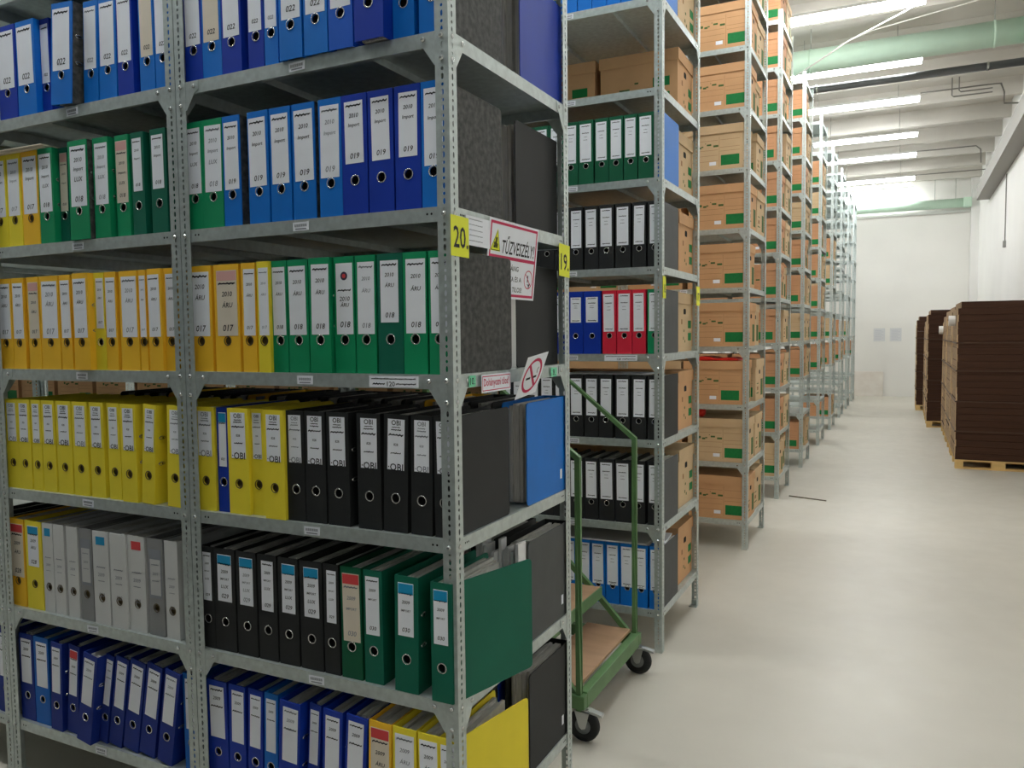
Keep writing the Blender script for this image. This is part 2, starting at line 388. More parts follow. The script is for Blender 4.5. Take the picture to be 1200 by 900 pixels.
def spine_label(root, w, c, style, shelf, faded=False):
    z0, z1, fw, m_, head, lines = .1, .281, .82, LABEL, None, None
    t = TXT.get((shelf, c)) or TXT[(0, 'x')] if shelf != 5 else (TXT.get((5, c)) or ['~', '2009', '~', '', ''])
    def hw(top=.93):
        L = []; n = len(t)
        for i, s_ in enumerate(t):
            if not s_: continue
            fz = [top, top - .16, top - .32, top - .48, .12][i] if n == 5 else [top, .14, .5, .3][i]
            L.append((s_, fz, .82 if s_ == '~' else (.5 if len(s_) < 5 else .62), .18))
        return L
    if style == 's': z0, fw = .128, .72
    if style == 'sp': z0, fw, head = .128, .72, HRED
    if style in ('hb2',): z0, fw, head = .145, .66, HBLUE
    if style == 'hb': m_ = LABELB
    if style == 'hr': m_, head = LABELB, (HRED if shelf > 3 else HROSE)
    if style == 'h' and shelf == 4: z0, fw = .14, .62
    if style == 'o': z0, z1, fw = .158, .286, .7
    if style == 'p': z0, z1, fw, head = .13, .284, .66, HBLUE
    if style == 'q': z0, z1, fw = .105, .281, .76
    if style == 'q3': z0, z1, fw = .09, .283, .78
    if style == 'qs': z0, z1, fw = .15, .27, .7
    lines = hw(.8 if head else .93)
    if style == 'o':
        lines = [('OBI', .93, .55, 0), ('~', .84, .5, 0), ('~', .79, .6, 0), ('~', .69, .86, 0), ('828', .5, .26, 0), ('~', .33, .6, 0), ('·OBI', .055, .9, 0)]
    if style == 'he': lines = [('~', .62, .8, .2), ('2010', .5, .6, .2), ('ÁRU', .42, .5, .2), ('018', .14, .6, .2)]
    if style in ('q', 'q3', 'qs'): lines = [('~', .94, .7, 0), ('~', .76, .62, 0), ('~', .66, .3, 0), ('~', .58, .35, 0), ('~', .07, .7, 0)]
    if style in ('c', 'n', 'd'):
        lw = w * .7; h = .2
        if style != 'n':
            hd = put('spine_tag', plate(lw * .8, .026, HBLUE if style == 'c' else HRED), root, (-w / 2, 0, .255)); hd['label'] = 'small coloured tag'
        put('writing', writing_mesh(('g', style), [('~', .62, .8, 0), ('2009', .5, .6, .1), ('~', .4, .6, 0), ('028', .18, .5, .1)], lw, h, INKF), root, (-w / 2, .0002, .06))
        return
    if style == 'y':
        fr = put('label_frame', plate(w * .78, .15, INKF), root, (-w / 2, 0, .115)); put('spine_label', plate(w * .66, .11, mat('label_grey', (196, 196, 196), .6), .0009), fr, (0, 0, .01))
        put('writing', writing_mesh(('yy',), [('~', .85, .8, 0), ('2009', .6, .6, .1), ('~', .4, .7, 0)], w * .6, .11, INKF), fr, (0, -.0004, .01)); return
    lw = round(w * fw, 3); h = z1 - z0
    lb = put('spine_label', plate(lw, h, m_), root, (-w / 2 + random.uniform(-.002, .002), 0, z0), (0, random.uniform(-.012, .012), 0))
    if m_ is LABELB: lb['label'] = 'beige label'
    if head:
        hh = .026
        put('label_header', plate(lw * .96, hh, head, .0009), lb, (0, 0, h - hh - .002))
    if style == 'he':
        mb = MB(); mb.lathe([(0, 0.0), (0, .011)], 1, (0, -.0009, h * .82), 14, 0); mb.lathe([(0, 0.0), (0, .006)], 1, (0, -.0011, h * .82), 6, 1)
        e_ = put('round_emblem', mb.mesh('round_emblem', [mat('emblem_dark', (70, 60, 80), .6), HRED]), lb)
    put('writing', writing_mesh((shelf, c, style, faded), lines, lw, h, INKF if faded else INK), lb)
CN = {'B': 'bright blue', 'M': 'medium blue', 'N': 'dark blue', 'N2': 'deep blue', 'B2': 'bright blue', 'G': 'green', 'D': 'dark green', 'D2': 'bottle green', 'A': 'amber yellow', 'L': 'lemon yellow',
      'K': 'black', 'W': 'pale grey', 'Y': 'mid grey', 'R': 'red'}
def binder(label, group, x, y, z, w, c, style=None, lean=0, rotz=0, shelf=0, right=None, left=None, eyes=False, var=0, faded=False, swing=0):
    r = thing('lever_arch_binder', label, 'binder', (x, y, z), (0, math.radians(lean), rotz), group)
    sp = put('spine', spine_mesh(w, c), r)
    if style is not None: put('finger_ring', ring_mesh(), sp, (-w / 2, 0, RZ)) if c not in ('A', 'L', 'W', 'Y') or style in ('s',) else put('finger_ring', cached('ringd', lambda: dark_ring()), sp, (-w / 2, 0, RZ))
    bm_ = right or COVER[c]; lm_ = left or COVER[c]
    rb = put('cover_board', board_mesh(bm_), r, (0, 0, 0), (0, 0, math.radians(-swing)))
    put('cover_board', board_mesh(lm_), r, (-w + .0028, 0, 0))
    if w > .03: put('paper_stack', paper_mesh(w, var), r)
    if eyes:
        for zz in (.122, .2): put('metal_eyelet', eyelet_mesh(), rb, (.0002, .024, zz))
    if style: spine_label(r, w, c, style, shelf, faded)
    return r
def dark_ring():
    me = ring_mesh().copy(); me.materials.clear(); me.materials.append(mat('ring_dark', (96, 82, 54), .4, .3)); me.materials.append(DARK); return me
SH = ['top', 'second', 'third', 'fourth', 'fifth', 'lowest']
A_BINDERS = [
 (0,1,-0.792,0.066,'N','h',0.014,0),(0,1,-0.721,0.07,'B','hb',0.014,0),(0,1,-0.649,0.07,'N','h',0.014,0),(0,1,-0.57,0.054,'N','h',0.014,0),
 (0,1,-0.521,0.046,'B','h',0.014,0),(0,1,-0.425,0.074,'B','h',-0.006,0),(0,1,-0.344,0.074,'B','h',-0.006,0),(0,1,-0.266,0.074,'M','h',-0.006,0),
 (0,1,-0.162,0.084,'N','h',-0.026,0),(0,1,-0.101,0.06,'B','h',0.014,0),(0,1,-0.017,0.07,'B','hm',0.014,0),(0,2,-1.608,0.092,'N','h',0.014,0),
 (0,2,-1.512,0.09,'B','h',0.014,0),(0,2,-1.467,0.044,'N','h',0.034,0),(0,2,-1.305,0.094,'B','hm',-0.016,4),(0,2,-1.224,0.064,'B','h',0.014,2.5),
 (0,2,-1.142,0.074,'B','h',0.014,1.5),(0,2,-1.068,0.066,'N','h',0.014,0),(0,2,-0.98,0.06,'B','hb',0.014,0),(0,2,-0.916,0.06,'B','h',0.014,0),
 (1,1,-0.806,0.062,'G','h',0.014,0),(1,1,-0.731,0.074,'G','h',0.014,0),(1,1,-0.666,0.062,'B','h',0.014,0),(1,1,-0.565,0.072,'B','h',0.014,0),
 (1,1,-0.489,0.07,'B','h',0.014,0),(1,1,-0.409,0.074,'B','h',0.014,0),(1,1,-0.324,0.072,'B','h',0.014,0),(1,1,-0.245,0.078,'N','s',0.014,0),
 (1,1,-0.167,0.074,'N','s',0.014,0),(1,1,-0.088,0.074,'N','s',0.014,0),(1,1,-0.022,0.064,'B','hm',0.014,0),(1,2,-1.687,0.076,'L','h',0.014,0),
 (1,2,-1.613,0.07,'L','h',0.014,0),(1,2,-1.525,0.082,'A','h',0.014,0),(1,2,-1.451,0.07,'G','h',0.014,0),(1,2,-1.408,0.042,'D','hr',0.034,0),
 (1,2,-1.261,0.086,'G','h',-0.006,0),(1,2,-1.179,0.068,'G','h',0.004,0),(1,2,-1.104,0.058,'G','hr',0.014,0),(1,2,-1.04,0.052,'D','s',0.014,0),
 (1,2,-0.948,0.064,'D','s',0.014,0),(2,1,-0.789,0.088,'A','h',0.014,0),(2,1,-0.686,0.092,'A','hr',0.014,0),(2,1,-0.626,0.05,'A','h',0.014,0),
 (2,1,-0.568,0.042,'L','h',0.004,0),(2,1,-0.515,0.052,'G','h',0.014,0),(2,1,-0.444,0.068,'G','h',0.014,0),(2,1,-0.364,0.068,'G','h',0.004,0),
 (2,1,-0.295,0.064,'G','he',0.014,0),(2,1,-0.229,0.062,'G','h',0.014,0),(2,1,-0.149,0.074,'D','s',0.014,0),(2,1,-0.079,0.068,'G','h',0.014,0),
 (2,1,-0.015,0.058,'G','hm',0.014,0),(2,2,-1.691,0.072,'A','h',0.014,0),(2,2,-1.625,0.062,'A','h',0.014,0),(2,2,-1.547,0.06,'A','hr',0.014,0),
 (2,2,-1.45,0.092,'A','h',0.014,0),(2,2,-1.392,0.052,'A','h',0.014,0),(2,2,-1.282,0.072,'A','h',-0.006,0),(2,2,-1.235,0.046,'L','s',0.014,0),
 (2,2,-1.182,0.05,'A','h',0.014,0),(2,2,-1.089,0.078,'A','h',0.014,0),(2,2,-1.052,0.03,'A','h',0.014,0),(2,2,-0.977,0.056,'A','h',0.004,0),
 (2,2,-0.926,0.05,'A','h',0.014,0),(3,1,-0.796,0.074,'L','o',0.014,0),(3,1,-0.749,0.042,'N','p',0.019,0),(3,1,-0.668,0.076,'L','o',0.014,0),
 (3,1,-0.621,0.046,'L','o',0.024,0),(3,1,-0.532,0.07,'L','o',0.004,0),(3,1,-0.471,0.06,'K','o',0.014,0),(3,1,-0.4,0.068,'K','o',0.014,0),
 (3,1,-0.324,0.07,'K','o',0.014,0),(3,1,-0.225,0.072,'K','o',0.014,0),(3,1,-0.147,0.072,'K','o',0.014,1.5),(3,1,-0.074,0.062,'K','o',0.014,1),
 (3,1,-0.01,0.056,'K','o',0.014,0),(3,2,-1.687,0.064,'L','o',0.014,0),(3,2,-1.624,0.062,'L','o',0.014,0),(3,2,-1.567,0.048,'L','o',0.014,0),
 (3,2,-1.498,0.064,'L','o',0.014,0),(3,2,-1.417,0.072,'L','o',0.014,0),(3,2,-1.34,0.07,'L','o',0.014,0),(3,2,-1.264,0.064,'L','o',0.014,0),
 (3,2,-1.191,0.054,'L','o',0.014,0),(3,2,-1.108,0.066,'L','o',0.004,0),(3,2,-1.037,0.054,'L','o',0.004,4),(3,2,-0.919,0.062,'L','o',0.004,2),
 (4,1,-0.817,0.052,'K','h',0.014,0),(4,1,-0.735,0.08,'K','hb2',0.014,0),(4,1,-0.655,0.074,'K','hb2',0.014,0),(4,1,-0.581,0.068,'K','h',0.014,0),
 (4,1,-0.505,0.07,'K','hb2',0.014,0),(4,1,-0.423,0.076,'K','hb2',0.014,0),(4,1,-0.368,0.05,'K','h',0.014,0),(4,1,-0.295,0.066,'D2','hr',0.014,0),
 (4,1,-0.229,0.058,'D','s',0.014,0),(4,1,-0.117,0.07,'D','hb2',0.004,1),(4,1,-0.004,0.06,'D','hb2',-0.006,0),(4,2,-1.685,0.078,'A','hr',0.014,0),
 (4,2,-1.593,0.084,'L','hb2',0.014,0),(4,2,-1.535,0.052,'W','c',0.014,0),(4,2,-1.479,0.052,'W','n',0.014,0),(4,2,-1.412,0.054,'W','n',0.014,0),
 (4,2,-1.343,0.06,'Y','y',0.014,0),(4,2,-1.259,0.072,'W','c',0.009,0),(4,2,-1.179,0.072,'W','n',0.009,0),(4,2,-1.102,0.074,'W','d',0.014,0),
 (4,2,-1.024,0.066,'Y','y',0.014,0),(4,2,-0.962,0.054,'W','n',0.014,0),(4,2,-0.939,0.022,'W','n',0.044,0),(5,1,-0.782,0.078,'N','s',0.014,0),
 (5,1,-0.716,0.062,'N','s',0.014,1),(5,1,-0.654,0.054,'N','s',0.014,2),(5,1,-0.599,0.048,'B','s',0.014,2),(5,1,-0.507,0.072,'N','s',-0.006,3),
 (5,1,-0.456,0.04,'N','s',0.014,4),(5,1,-0.372,0.064,'N','s',0.004,3),(5,1,-0.296,0.068,'N','s',0.004,4),(5,1,-0.211,0.07,'A','hr',0.004,2),
 (5,1,-0.132,0.07,'L','h',0.004,1),(5,1,-0.057,0.064,'L','h',0.004,0),(5,1,-0.005,0.048,'L','h',0.004,0),(5,2,-1.665,0.074,'N2','s',0.014,0),
 (5,2,-1.585,0.076,'B2','s',0.014,0),(5,2,-1.513,0.056,'N2','s',0.004,3),(5,2,-1.45,0.052,'N2','sp',0.014,5),(5,2,-1.348,0.066,'N2','s',-0.016,10),
 (5,2,-1.309,0.038,'N2','s',0.014,10),(5,2,-1.242,0.058,'N2','s',0.014,10),(5,2,-1.167,0.066,'N2','s',0.014,10),(5,2,-1.094,0.066,'N2','s',0.014,10),
 (5,2,-1.008,0.062,'N2','s',0.004,10),(5,2,-0.902,0.056,'B2','s',0.014,0),
]
B_BINDERS = [
 (0,-0.467,0.072,'B'),(0,-0.391,0.072,'B'),(0,-0.317,0.07,'B'),(0,-0.245,0.068,'B'),(0,-0.172,0.068,'B'),
 (0,-0.106,0.062,'B'),(0,-0.039,0.058,'BK'),(1,-0.424,0.076,'K'),(1,-0.35,0.07,'K'),(1,-0.268,0.078,'K'),
 (1,-0.188,0.076,'K'),(1,-0.118,0.066,'K'),(1,-0.039,0.066,'KM'),(2,-0.425,0.072,'K'),(2,-0.348,0.07,'K'),
 (2,-0.276,0.068,'K'),(2,-0.191,0.072,'K'),(2,-0.113,0.07,'K'),(2,-0.039,0.066,'K'),(3,-0.423,0.076,'N'),
 (3,-0.334,0.086,'N'),(3,-0.257,0.068,'R'),(3,-0.181,0.072,'R'),(3,-0.114,0.064,'R'),(3,-0.039,0.066,'G'),
 (4,-0.423,0.068,'K'),(4,-0.345,0.068,'K'),(4,-0.268,0.072,'K'),(4,-0.186,0.074,'K'),(4,-0.113,0.064,'K'),
 (4,-0.04,0.064,'KM'),(5,-0.445,0.07,'D2'),(5,-0.367,0.074,'D2'),(5,-0.291,0.068,'D2'),(5,-0.222,0.066,'D2'),
 (5,-0.153,0.064,'D2'),(5,-0.076,0.072,'D2'),(5,-0.038,0.03,'B'),(7,-0.445,0.068,'B'),(7,-0.372,0.068,'B'),
 (7,-0.3,0.068,'B'),(7,-0.231,0.066,'B'),(7,-0.167,0.06,'B'),(7,-0.119,0.044,'B'),(7,-0.045,0.066,'V'),
]
LZ = [2.2058, 1.7996, 1.4, 1.0, .5951, .2014]
SIDE = {'hm': MARBLE}
cnt = {}
for (s, bay, x, w, c, st, y, le) in A_BINDERS:
    n = cnt[(s, bay)] = cnt.get((s, bay), 0) + 1
    last = bay == 1 and x > -.03
    right = MARBLE if (st == 'hm' or (c in 'BG' and s in (1,) and n % 3 == 0)) else None
    if s in (0, 1, 2) and last: right = MARBLE
    if s == 3 and last: right = COVER['K']
    look = {'o': 'OBI-labelled ', 'hr': 'red-headed ', 'hb': 'beige-labelled ', 'hb2': 'blue-tagged ', 'he': 'emblem-labelled ', 'p': 'slim ', 'hm': 'marble-sided ', 'c': 'blue-tagged ', 'd': 'red-tagged ', 'y': 'framed-label '}.get(st, '')
    look += 'leaning ' if le > 4.5 else ''
    lab = '%s%s binder, %s from left, %s shelf, %s bay of front rack' % (look, CN[c], ORD[n], SH[s], 'right' if bay == 1 else 'left')
    sw = 0; xx = x
    if (s, bay) in ((4, 1), (5, 1)) and last: sw = 15.5 if s == 4 else 11.5; xx = x - .007
    if s == 2 and last: sw = 3.2
    binder(lab, 'binders on the front rack', xx, y, LZ[s] + .0005, w, c, 'h' if st == 'hm' else st, le, 0, s, right, None,
           eyes=(y < .008 or last or le > 4.5 or n % 4 == 0 or st == 'hm'), var=n % 3, faded=(n * 7 + s) % 5 == 0, swing=sw)
# slivers of binders in the third bay at the picture's left edge
for (s, x, c) in ((5, -2 * WP - .012, 'N2'), (4, -2 * WP - .014, 'K'), (5, -2 * WP - .094, 'N2'), (4, -2 * WP - .096, 'K')):
    binder('%s binder at the left picture edge, %s shelf, %s the post' % (CN[c], SH[s], 'beside' if x > -1.8 else 'one away from'), 'binders on the front rack', x, .014, LZ[s] + .0005, .076, c, 's', 0, 0, 5)
# back rows, spines facing the next aisle: end ones show their fore-edges
BACK = [(0, .082, 'N', COVER['N'], -.012, .715), (1, .08, 'K', COVER['K'], -.03, .715), (2, .08, 'K', COVER['K'], -.032, .715), (3, .08, 'B', COVER['B'], -.006, .722), (4, .08, 'K', GREYB, -.006, .725), (5, .08, 'K', COVER['K'], -.006, .722)]
for (s, w, c, rm, xr, yy) in BACK:
    nm = {0: 'dark blue', 1: 'black', 2: 'black', 3: 'bright blue', 4: 'dark grey', 5: 'black'}[s]
    r = binder('%s binder facing away at the rack end, rear half of %s shelf' % (nm, SH[s]), 'binders at the rack end', xr - w, yy, LZ[s] + .0005, w, c, None, 0, math.pi, s, COVER[c], rm, var=2)
    if s in (3, 4, 5):
        pl = put('barcode_sticker', plate(.014, .03, LABEL), r, (-w - .0002, .05, .04), (0, 0, -math.pi / 2)); pl['label'] = 'small white sticker'
rc = random.Random(3)
for s in range(6):
    for bay in (1, 2):
        x = -(bay - 1) * WP - (.106 if bay == 1 else .01)
        pal = ['K', 'K', 'K', 'G', 'N'] if s not in (2, 3) else ['K', 'K', 'A', 'K']
        while x > -bay * WP + .08:
            w = rc.choice((.07, .074, .078)); x -= w + rc.uniform(.001, .01)
            if x < -bay * WP + .008: break
            c = rc.choice(pal)
            binder('lever arch binder in the back row of the front rack, behind the front row', 'back row binders of the front rack', x, .722 + rc.uniform(-.01, .004), LZ[s] + .0005, w, c, None, 0, math.pi, s, var=rc.randrange(3))
# second rack
cb = {}
for (k, x, w, c) in B_BINDERS:
    n = cb[k] = cb.get(k, 0) + 1
    cc = {'KM': 'K', 'BK': 'B', 'V': 'B'}.get(c, c); right = {'KM': GREYB, 'BK': GREYB, 'G': GREYB}.get(c)
    if k == 5 and c == 'B': right = COVER['B']
    st = {'R': 'q', 'N': 'qs', 'B': 'q3' if k == 0 else 'q'}.get(cc, 'q')
    lab = '%s binder, %s from left, second rack shelf %s' % (CN[cc], ORD[n], {7: 'of blue binders at top', 5: 'of green binders', 4: 'above the red binders', 3: 'with red binders', 2: 'just below the red binders', 1: 'second from floor', 0: 'nearest floor'}[k])
    binder(lab, 'binders on the second rack', x, 1.958, .2005 + .4 * k, w, cc, st, 0, 0, 1, right, None, eyes=(x > -.06), var=n % 3)
for k in (0, 1, 2, 3, 4, 5, 7):
    c = {7: 'B', 5: 'D2', 3: 'N', 0: 'B'}.get(k, 'K'); x = min(v[1] - v[2] for v in B_BINDERS if v[0] == k) - .003
    while x - .074 > -.0335 - W + .01:
        binder('%s binder on the second rack, hidden behind the front rack end' % CN[c], 'hidden binders on the second rack', x, 1.958, .2005 + .4 * k, .074, c, 'q', 0, 0, 1, None, None); x -= .077

# ------------------------------------------------------------------ archive boxes
def box_meshes(kind):
    bw, bd, bh = .40, .31, .30
    card = mat('box_charcoal', (52, 55, 60), .8) if kind == 8 else {0: CARD, 1: CARD2, 2: CARD3}[kind % 3]
    def body():
        mb = MB(); mb.box((-bw / 2, -bd / 2, 0), (bw / 2, bd / 2, .285))
        F = -bd / 2 - .0006
        def fr(x0, x1, z0, z1, mi): mb.box((x0, F, z0), (x1, -bd / 2, z1), mi)
        def en(y0, y1, z0, z1, mi, s=1): mb.box((s * bw / 2 if s > 0 else -bw / 2 - .0006, y0, z0), (bw / 2 + .0006 if s > 0 else -bw / 2, y1, z1), mi)
        if kind < 3:
            fr(.055, .178, .03, .098, 1)
            for (a, z, w_, h_) in ((-.1, .152, .022, .012), (-.078, .16, .014, .008), (-.04, .168, .03, .011), (.004, .156, .034, .013), (-.052, .182, .006, .005), (-.125, .158, .016, .016)): fr(a, a + w_, z, z + h_, 2)
            for z in (.062, .1, .136, .2): fr(-.17, .035, z, z + .0016, 3)
            for z in (.125, .15, .2): fr(.05, .18, z, z + .0016, 3)
            mb.box((.043, F, .02), (.0446, -bd / 2, .225), 3)
        else:
            fr(.075, .16, .05, .095, 1); fr(.075, .16, .125, .17, 1)
            fr(-.11, -.03, .1, .112, 1); fr(-.1, -.045, .12, .13, 2); fr(-.02, .0, .15, .158, 2)
        for s in (1, -1):
            if kind < 3:
                en(.05, .13, .03, .15, 2, s); en(-.12, -.03, .05, .057, 2, s); en(-.1, -.05, .075, .1, 3, s); en(-.11, -.04, .12, .126, 2, s)
            else:
                en(.07, .135, .055, .095, 1, s); en(.07, .135, .12, .16, 1, s); en(-.07, -.05, .14, .165, 3, s); en(-.02, -.005, .1, .112, 2, s); en(-.03, -.018, .06, .075, 2, s); en(.0, .012, .045, .058, 2, s)
        return mb.mesh('box_body', [card, PGREEN, PDGREEN, PBROWN])
    def lid():
        mb = MB(); a, b_ = bw / 2 + .006, bd / 2 + .006; t = .003; z0, z1 = .243, .3
        mb.prism([(-a, z0), (a, z0), (a, z1 - .004), (a - .004, z1), (-a + .004, z1), (-a, z1 - .004)], 1, -b_, -b_ + t)
        mb.prism([(-a, z0), (a, z0), (a, z1 - .004), (a - .004, z1), (-a + .004, z1), (-a, z1 - .004)], 1, b_ - t, b_)
        mb.box((-a, -b_ + t, z0), (-a + t, b_ - t, z1 - .003)); mb.box((a - t, -b_ + t, z0), (a, b_ - t, z1 - .003)); mb.box((-a, -b_ + t, z1 - .003), (a, b_ - t, z1))
        return mb.mesh('box_lid', card)
    def hole():
        mb = MB(); mb.prism([(-.021, -.014), (.021, -.014), (.024, -.006), (.024, .008), (.016, .015), (-.016, .015), (-.024, .008), (-.024, -.006)], 0, 0, .0008)
        return mb.mesh('hand_hole', DARK)
    return cached(('bx', kind), body), cached(('ld', kind), lid), cached('hole', hole)
def archive_box(label, group, x, y, z, kind=0, paper=True, rot=0.0):
    r = thing('archive_box', label, 'box', (x, y, z), (0, 0, rot), group)
    b_, l_, h_ = box_meshes(kind)
    put('box_body', b_, r); put('box_lid', l_, r); put('hand_hole', h_, r, (.2, 0, .205)); 
    if paper and kind < 3:
        p_ = put('paper_label', plate(.046, .024, LABEL), r, (0, -.156, .034)); p_['label'] = 'white paper label'
    return r
rb = random.Random(11)
XO = -.0335
LV = ['lowest', 'second', 'third', 'fourth', 'fifth', 'sixth', 'seventh', 'eighth', 'ninth', 'tenth', 'eleventh']
for k in (0, 1, 2, 3, 4, 5, 6, 7):
    archive_box('brown archive box with hand hole, rear half of %s shelf, end of second rack' % LV[k], 'boxes behind the second rack binders', -.262 + rb.uniform(-.008, .004), 2.50, .2005 + .4 * k, 3 if k % 2 == 0 else 4, rot=rb.uniform(-.02, .02))
    for col in range(1, 14):
        if (k == 6 and col == 1) or (col > 5 and not 2 <= k <= 5): continue
        archive_box('brown archive box in the rear half of the second rack, behind the binders', 'boxes behind the second rack binders', -.262 - .443 * col, 2.50, .2005 + .4 * k, 0)
    if k in (6,):
        archive_box('brown archive box left of its neighbour on the box shelf of the second rack', 'boxes behind the second rack binders', -.70, 2.50, .2005 + .4 * k, 3)
fill = {2: range(10), 3: range(11), 4: [0] + list(range(2, 10)), 5: [2, 3, 4, 5, 6, 7, 8], 6: [0, 2, 3, 5, 6], 7: [2, 3], 8: [3], 9: [2]}
for r in range(2, 10):
    for k in fill[r]:
        for dep in (0, 1):
            if r == 2 and k == 4 and dep == 1: continue
            if r > 5 and dep == 1 and k % 2: continue
            for col in ((0, 1, 2, 3) if (r == 2 and dep == 0 and 2 <= k <= 5) else (0, 1) if (r < 4 and dep == 0) else (0,)):
                lab = 'brown archive box, %s %s shelf from the floor, %s of %s rack row' % ('front of' if dep == 0 else 'rear of', LV[k], 'aisle end' if col == 0 else 'inner half' if col == 1 else 'inner bay', NM[r])
                x = XOF[r] - .212 - (0, .452, .9, 1.33)[col] + rb.uniform(-.008, .004) - (.03 if (k * 3 + r + dep) % 4 == 0 and col == 0 else 0)
                archive_box(lab, 'archive boxes', x, YR[r] + .172 + .352 * dep + rb.uniform(-.004, .004), .2005 + .4 * k, (0 if r < 3 else 2) if dep == 0 and rb.random() < .75 else 1, paper=(r < 4), rot=rb.uniform(-.012, .012))
# unseen boxes added behind the photographer, charcoal to cut bounce onto the lower shelves
for k in range(11):
    for col in range(8):
        archive_box('unseen charcoal box added across the front aisle to cut bounced light', 'added boxes across the front aisle', -.265 - .4435 * col, -1.42, .2005 + .4 * k, 8, False)

# ------------------------------------------------------------------ fluorescent strip lights
def lamp(x, y, label, group, z=4.5):
    r = thing('strip_light', label, 'lamp', (x, y, z), group=group)
    L = .76
    def hs():
        mb = MB(); mb.prism([(-.072, .05), (.072, .05), (.05, .085), (-.05, .085)], 0, -L, L); return mb.mesh('lamp_housing', mat('lamp_housing', (225, 225, 222), .4))
    def df():
        mb = MB(); pts = [(-.062, .05), (-.068, .035), (-.06, .012), (-.035, 0), (.035, 0), (.06, .012), (.068, .035), (.062, .05)]; mb.prism(pts, 0, -L + .01, L - .01); return mb.mesh('lamp_diffuser', mat('lamp_diffuser', (250, 250, 246), .4, emit=LAMP))
    def rod():
        mb = MB(); mb.tube([(-.5, 0, .085), (-.5, 0, .45)], .004, 6); mb.tube([(.5, 0, .085), (.5, 0, .45)], .004, 6); return mb.mesh('hanger_rod', BOLT)
    put('lamp_housing', cached('lh', hs), r); put('lamp_diffuser', cached('ldf', df), r); put('hanger_rod', cached('lr', rod), r)
LY = [6.83, 8.66, 10.34, 12.45, 14.05, 16.4, 18.2]
for i, y in enumerate(LY):
    lamp(.33, y, '%s glowing fluorescent strip light over the aisle, counting from the camera' % ORD[i + 1], 'ceiling strip lights', 4.56 if i == 6 else 4.5)
for y in (-4.6, 1.15, 3.05, 4.95):
    lamp(.33, y, 'unseen strip light added over the near aisle to brighten the upper shelves', 'unseen strip lights')
for x in (-.5, -2.15, -3.8): lamp(x, -.62, 'unseen strip light added over the near aisle to brighten the upper shelves', 'unseen strip lights')  # extra lamps added to light the upper front shelves
for x in (-2.0, -4.3, -6.5):
    for y in (1.15, 4.95, 8.66, 12.45, 16.4):
        lamp(x, y, 'fluorescent strip light over the rack rows, hidden by them', 'unseen strip lights')

# ------------------------------------------------------------------ ceiling services
DUCT = mat('duct_green', (192, 218, 198), .35, .0, .03, 6)
r = thing('ventilation_duct', 'pale green round ventilation duct under the ceiling, crossing above the grey pipe', 'duct', (0, 7.92, 4.465))
def cyl(x0, x1, rr, m_, n=24, nm='tube'):
    mb = MB(); mb.lathe([(x0, 0.0), (x0, rr), (x1, rr), (x1, 0.0)], 0, (0, 0, 0), n); me = mb.mesh(nm, m_)
    return me
def smooth(o, ang=.7):
    me = o.data
    for p_ in me.polygons: p_.use_smooth = len(p_.vertices) == 4
    return o
smooth(put('duct_tube', cyl(-7, 2.0, .125, DUCT), r))
for x in (-.02, 1.72, -2.0):
    mb = MB(); mb.lathe([(x - .012, .126), (x - .012, .132), (x + .012, .132), (x + .012, .126)], 0, (0, 0, 0), 24); smooth(put('duct_collar', mb.mesh('duct_collar', DUCT), r))
    mb = MB(); mb.tube([(x, 0, .12), (x, 0, .48)], .005, 6); put('duct_hanger', mb.mesh('duct_hanger', BOLT), r)
mb = MB(); mb.box((1.99, -.16, -.17), (2.34, .16, .17)); put('duct_box', bevel_mesh(mb.mesh('duct_box', DUCT), .01), r)
r = thing('grey_pipe', 'dark grey pipe crossing the aisle under the ceiling, below the green duct', 'pipe', (0, 8.62, 4.35))
smooth(put('pipe_tube', cyl(-7, 2.35, .042, mat('pipe_grey', (105, 106, 108), .4, .3)), r))
for x in (-.02, 1.72):
    mb = MB(); mb.lathe([(x - .01, .042), (x - .01, .048), (x + .01, .048), (x + .01, .042)], 0, (0, 0, 0), 16); put('pipe_clamp', mb.mesh('pipe_clamp', BOLT), r)
r = thing('ventilation_duct', 'pale green duct along the far wall above the white pipe', 'duct', (0, 18.37, 4.245))
smooth(put('duct_tube', cyl(-4, 2.05, .1, DUCT), r))
mb = MB(); mb.box((2.04, -.12, -.1), (2.2, .12, .1)); put('duct_box', bevel_mesh(mb.mesh('duct_box', DUCT), .01), r)
mb = MB(); mb.tube([(1.5, .08, .05), (1.5, .08, .7)], .006, 6); mb.tube([(1.9, .08, .05), (1.9, .08, .7)], .006, 6); put('duct_hanger', mb.mesh('duct_hanger', BOLT), r)
o = put('white_pipe', cyl(-4, 2.35, .03, mat('pipe_white', (226, 226, 222), .4), nm='white_pipe'), None, (0, 18.53, 4.085)); smooth(o); tag(o, 'thin white pipe along the far wall just under the green duct', 'pipe')
COND = mat('conduit_grey', (120, 118, 112), .5)
def line(name, pts, rr, label, cat, m_=COND):
    mb = MB(); mb.tube(pts, rr, 6); o = put(name, mb.mesh(name, m_)); return tag(o, label, cat)
line('conduit', [(1.09, 10.34, 4.6), (1.93, 10.34, 4.6), (2.0, 10.36, 4.6), (2.04, 10.4, 4.5), (2.04, 10.4, 4.36), (2.3, 10.4, 4.33), (2.335, 10.5, 4.33), (2.335, 10.5, 4.1)], .009, 'grey conduit running right from the third strip light and down the wall', 'conduit')
line('conduit', [(1.45, 10.25, 4.72), (1.45, 10.25, 4.5), (1.47, 10.25, 4.48), (1.9, 10.25, 4.48)], .008, 'outer of two nested L-shaped conduits under the ceiling near the wall', 'conduit')
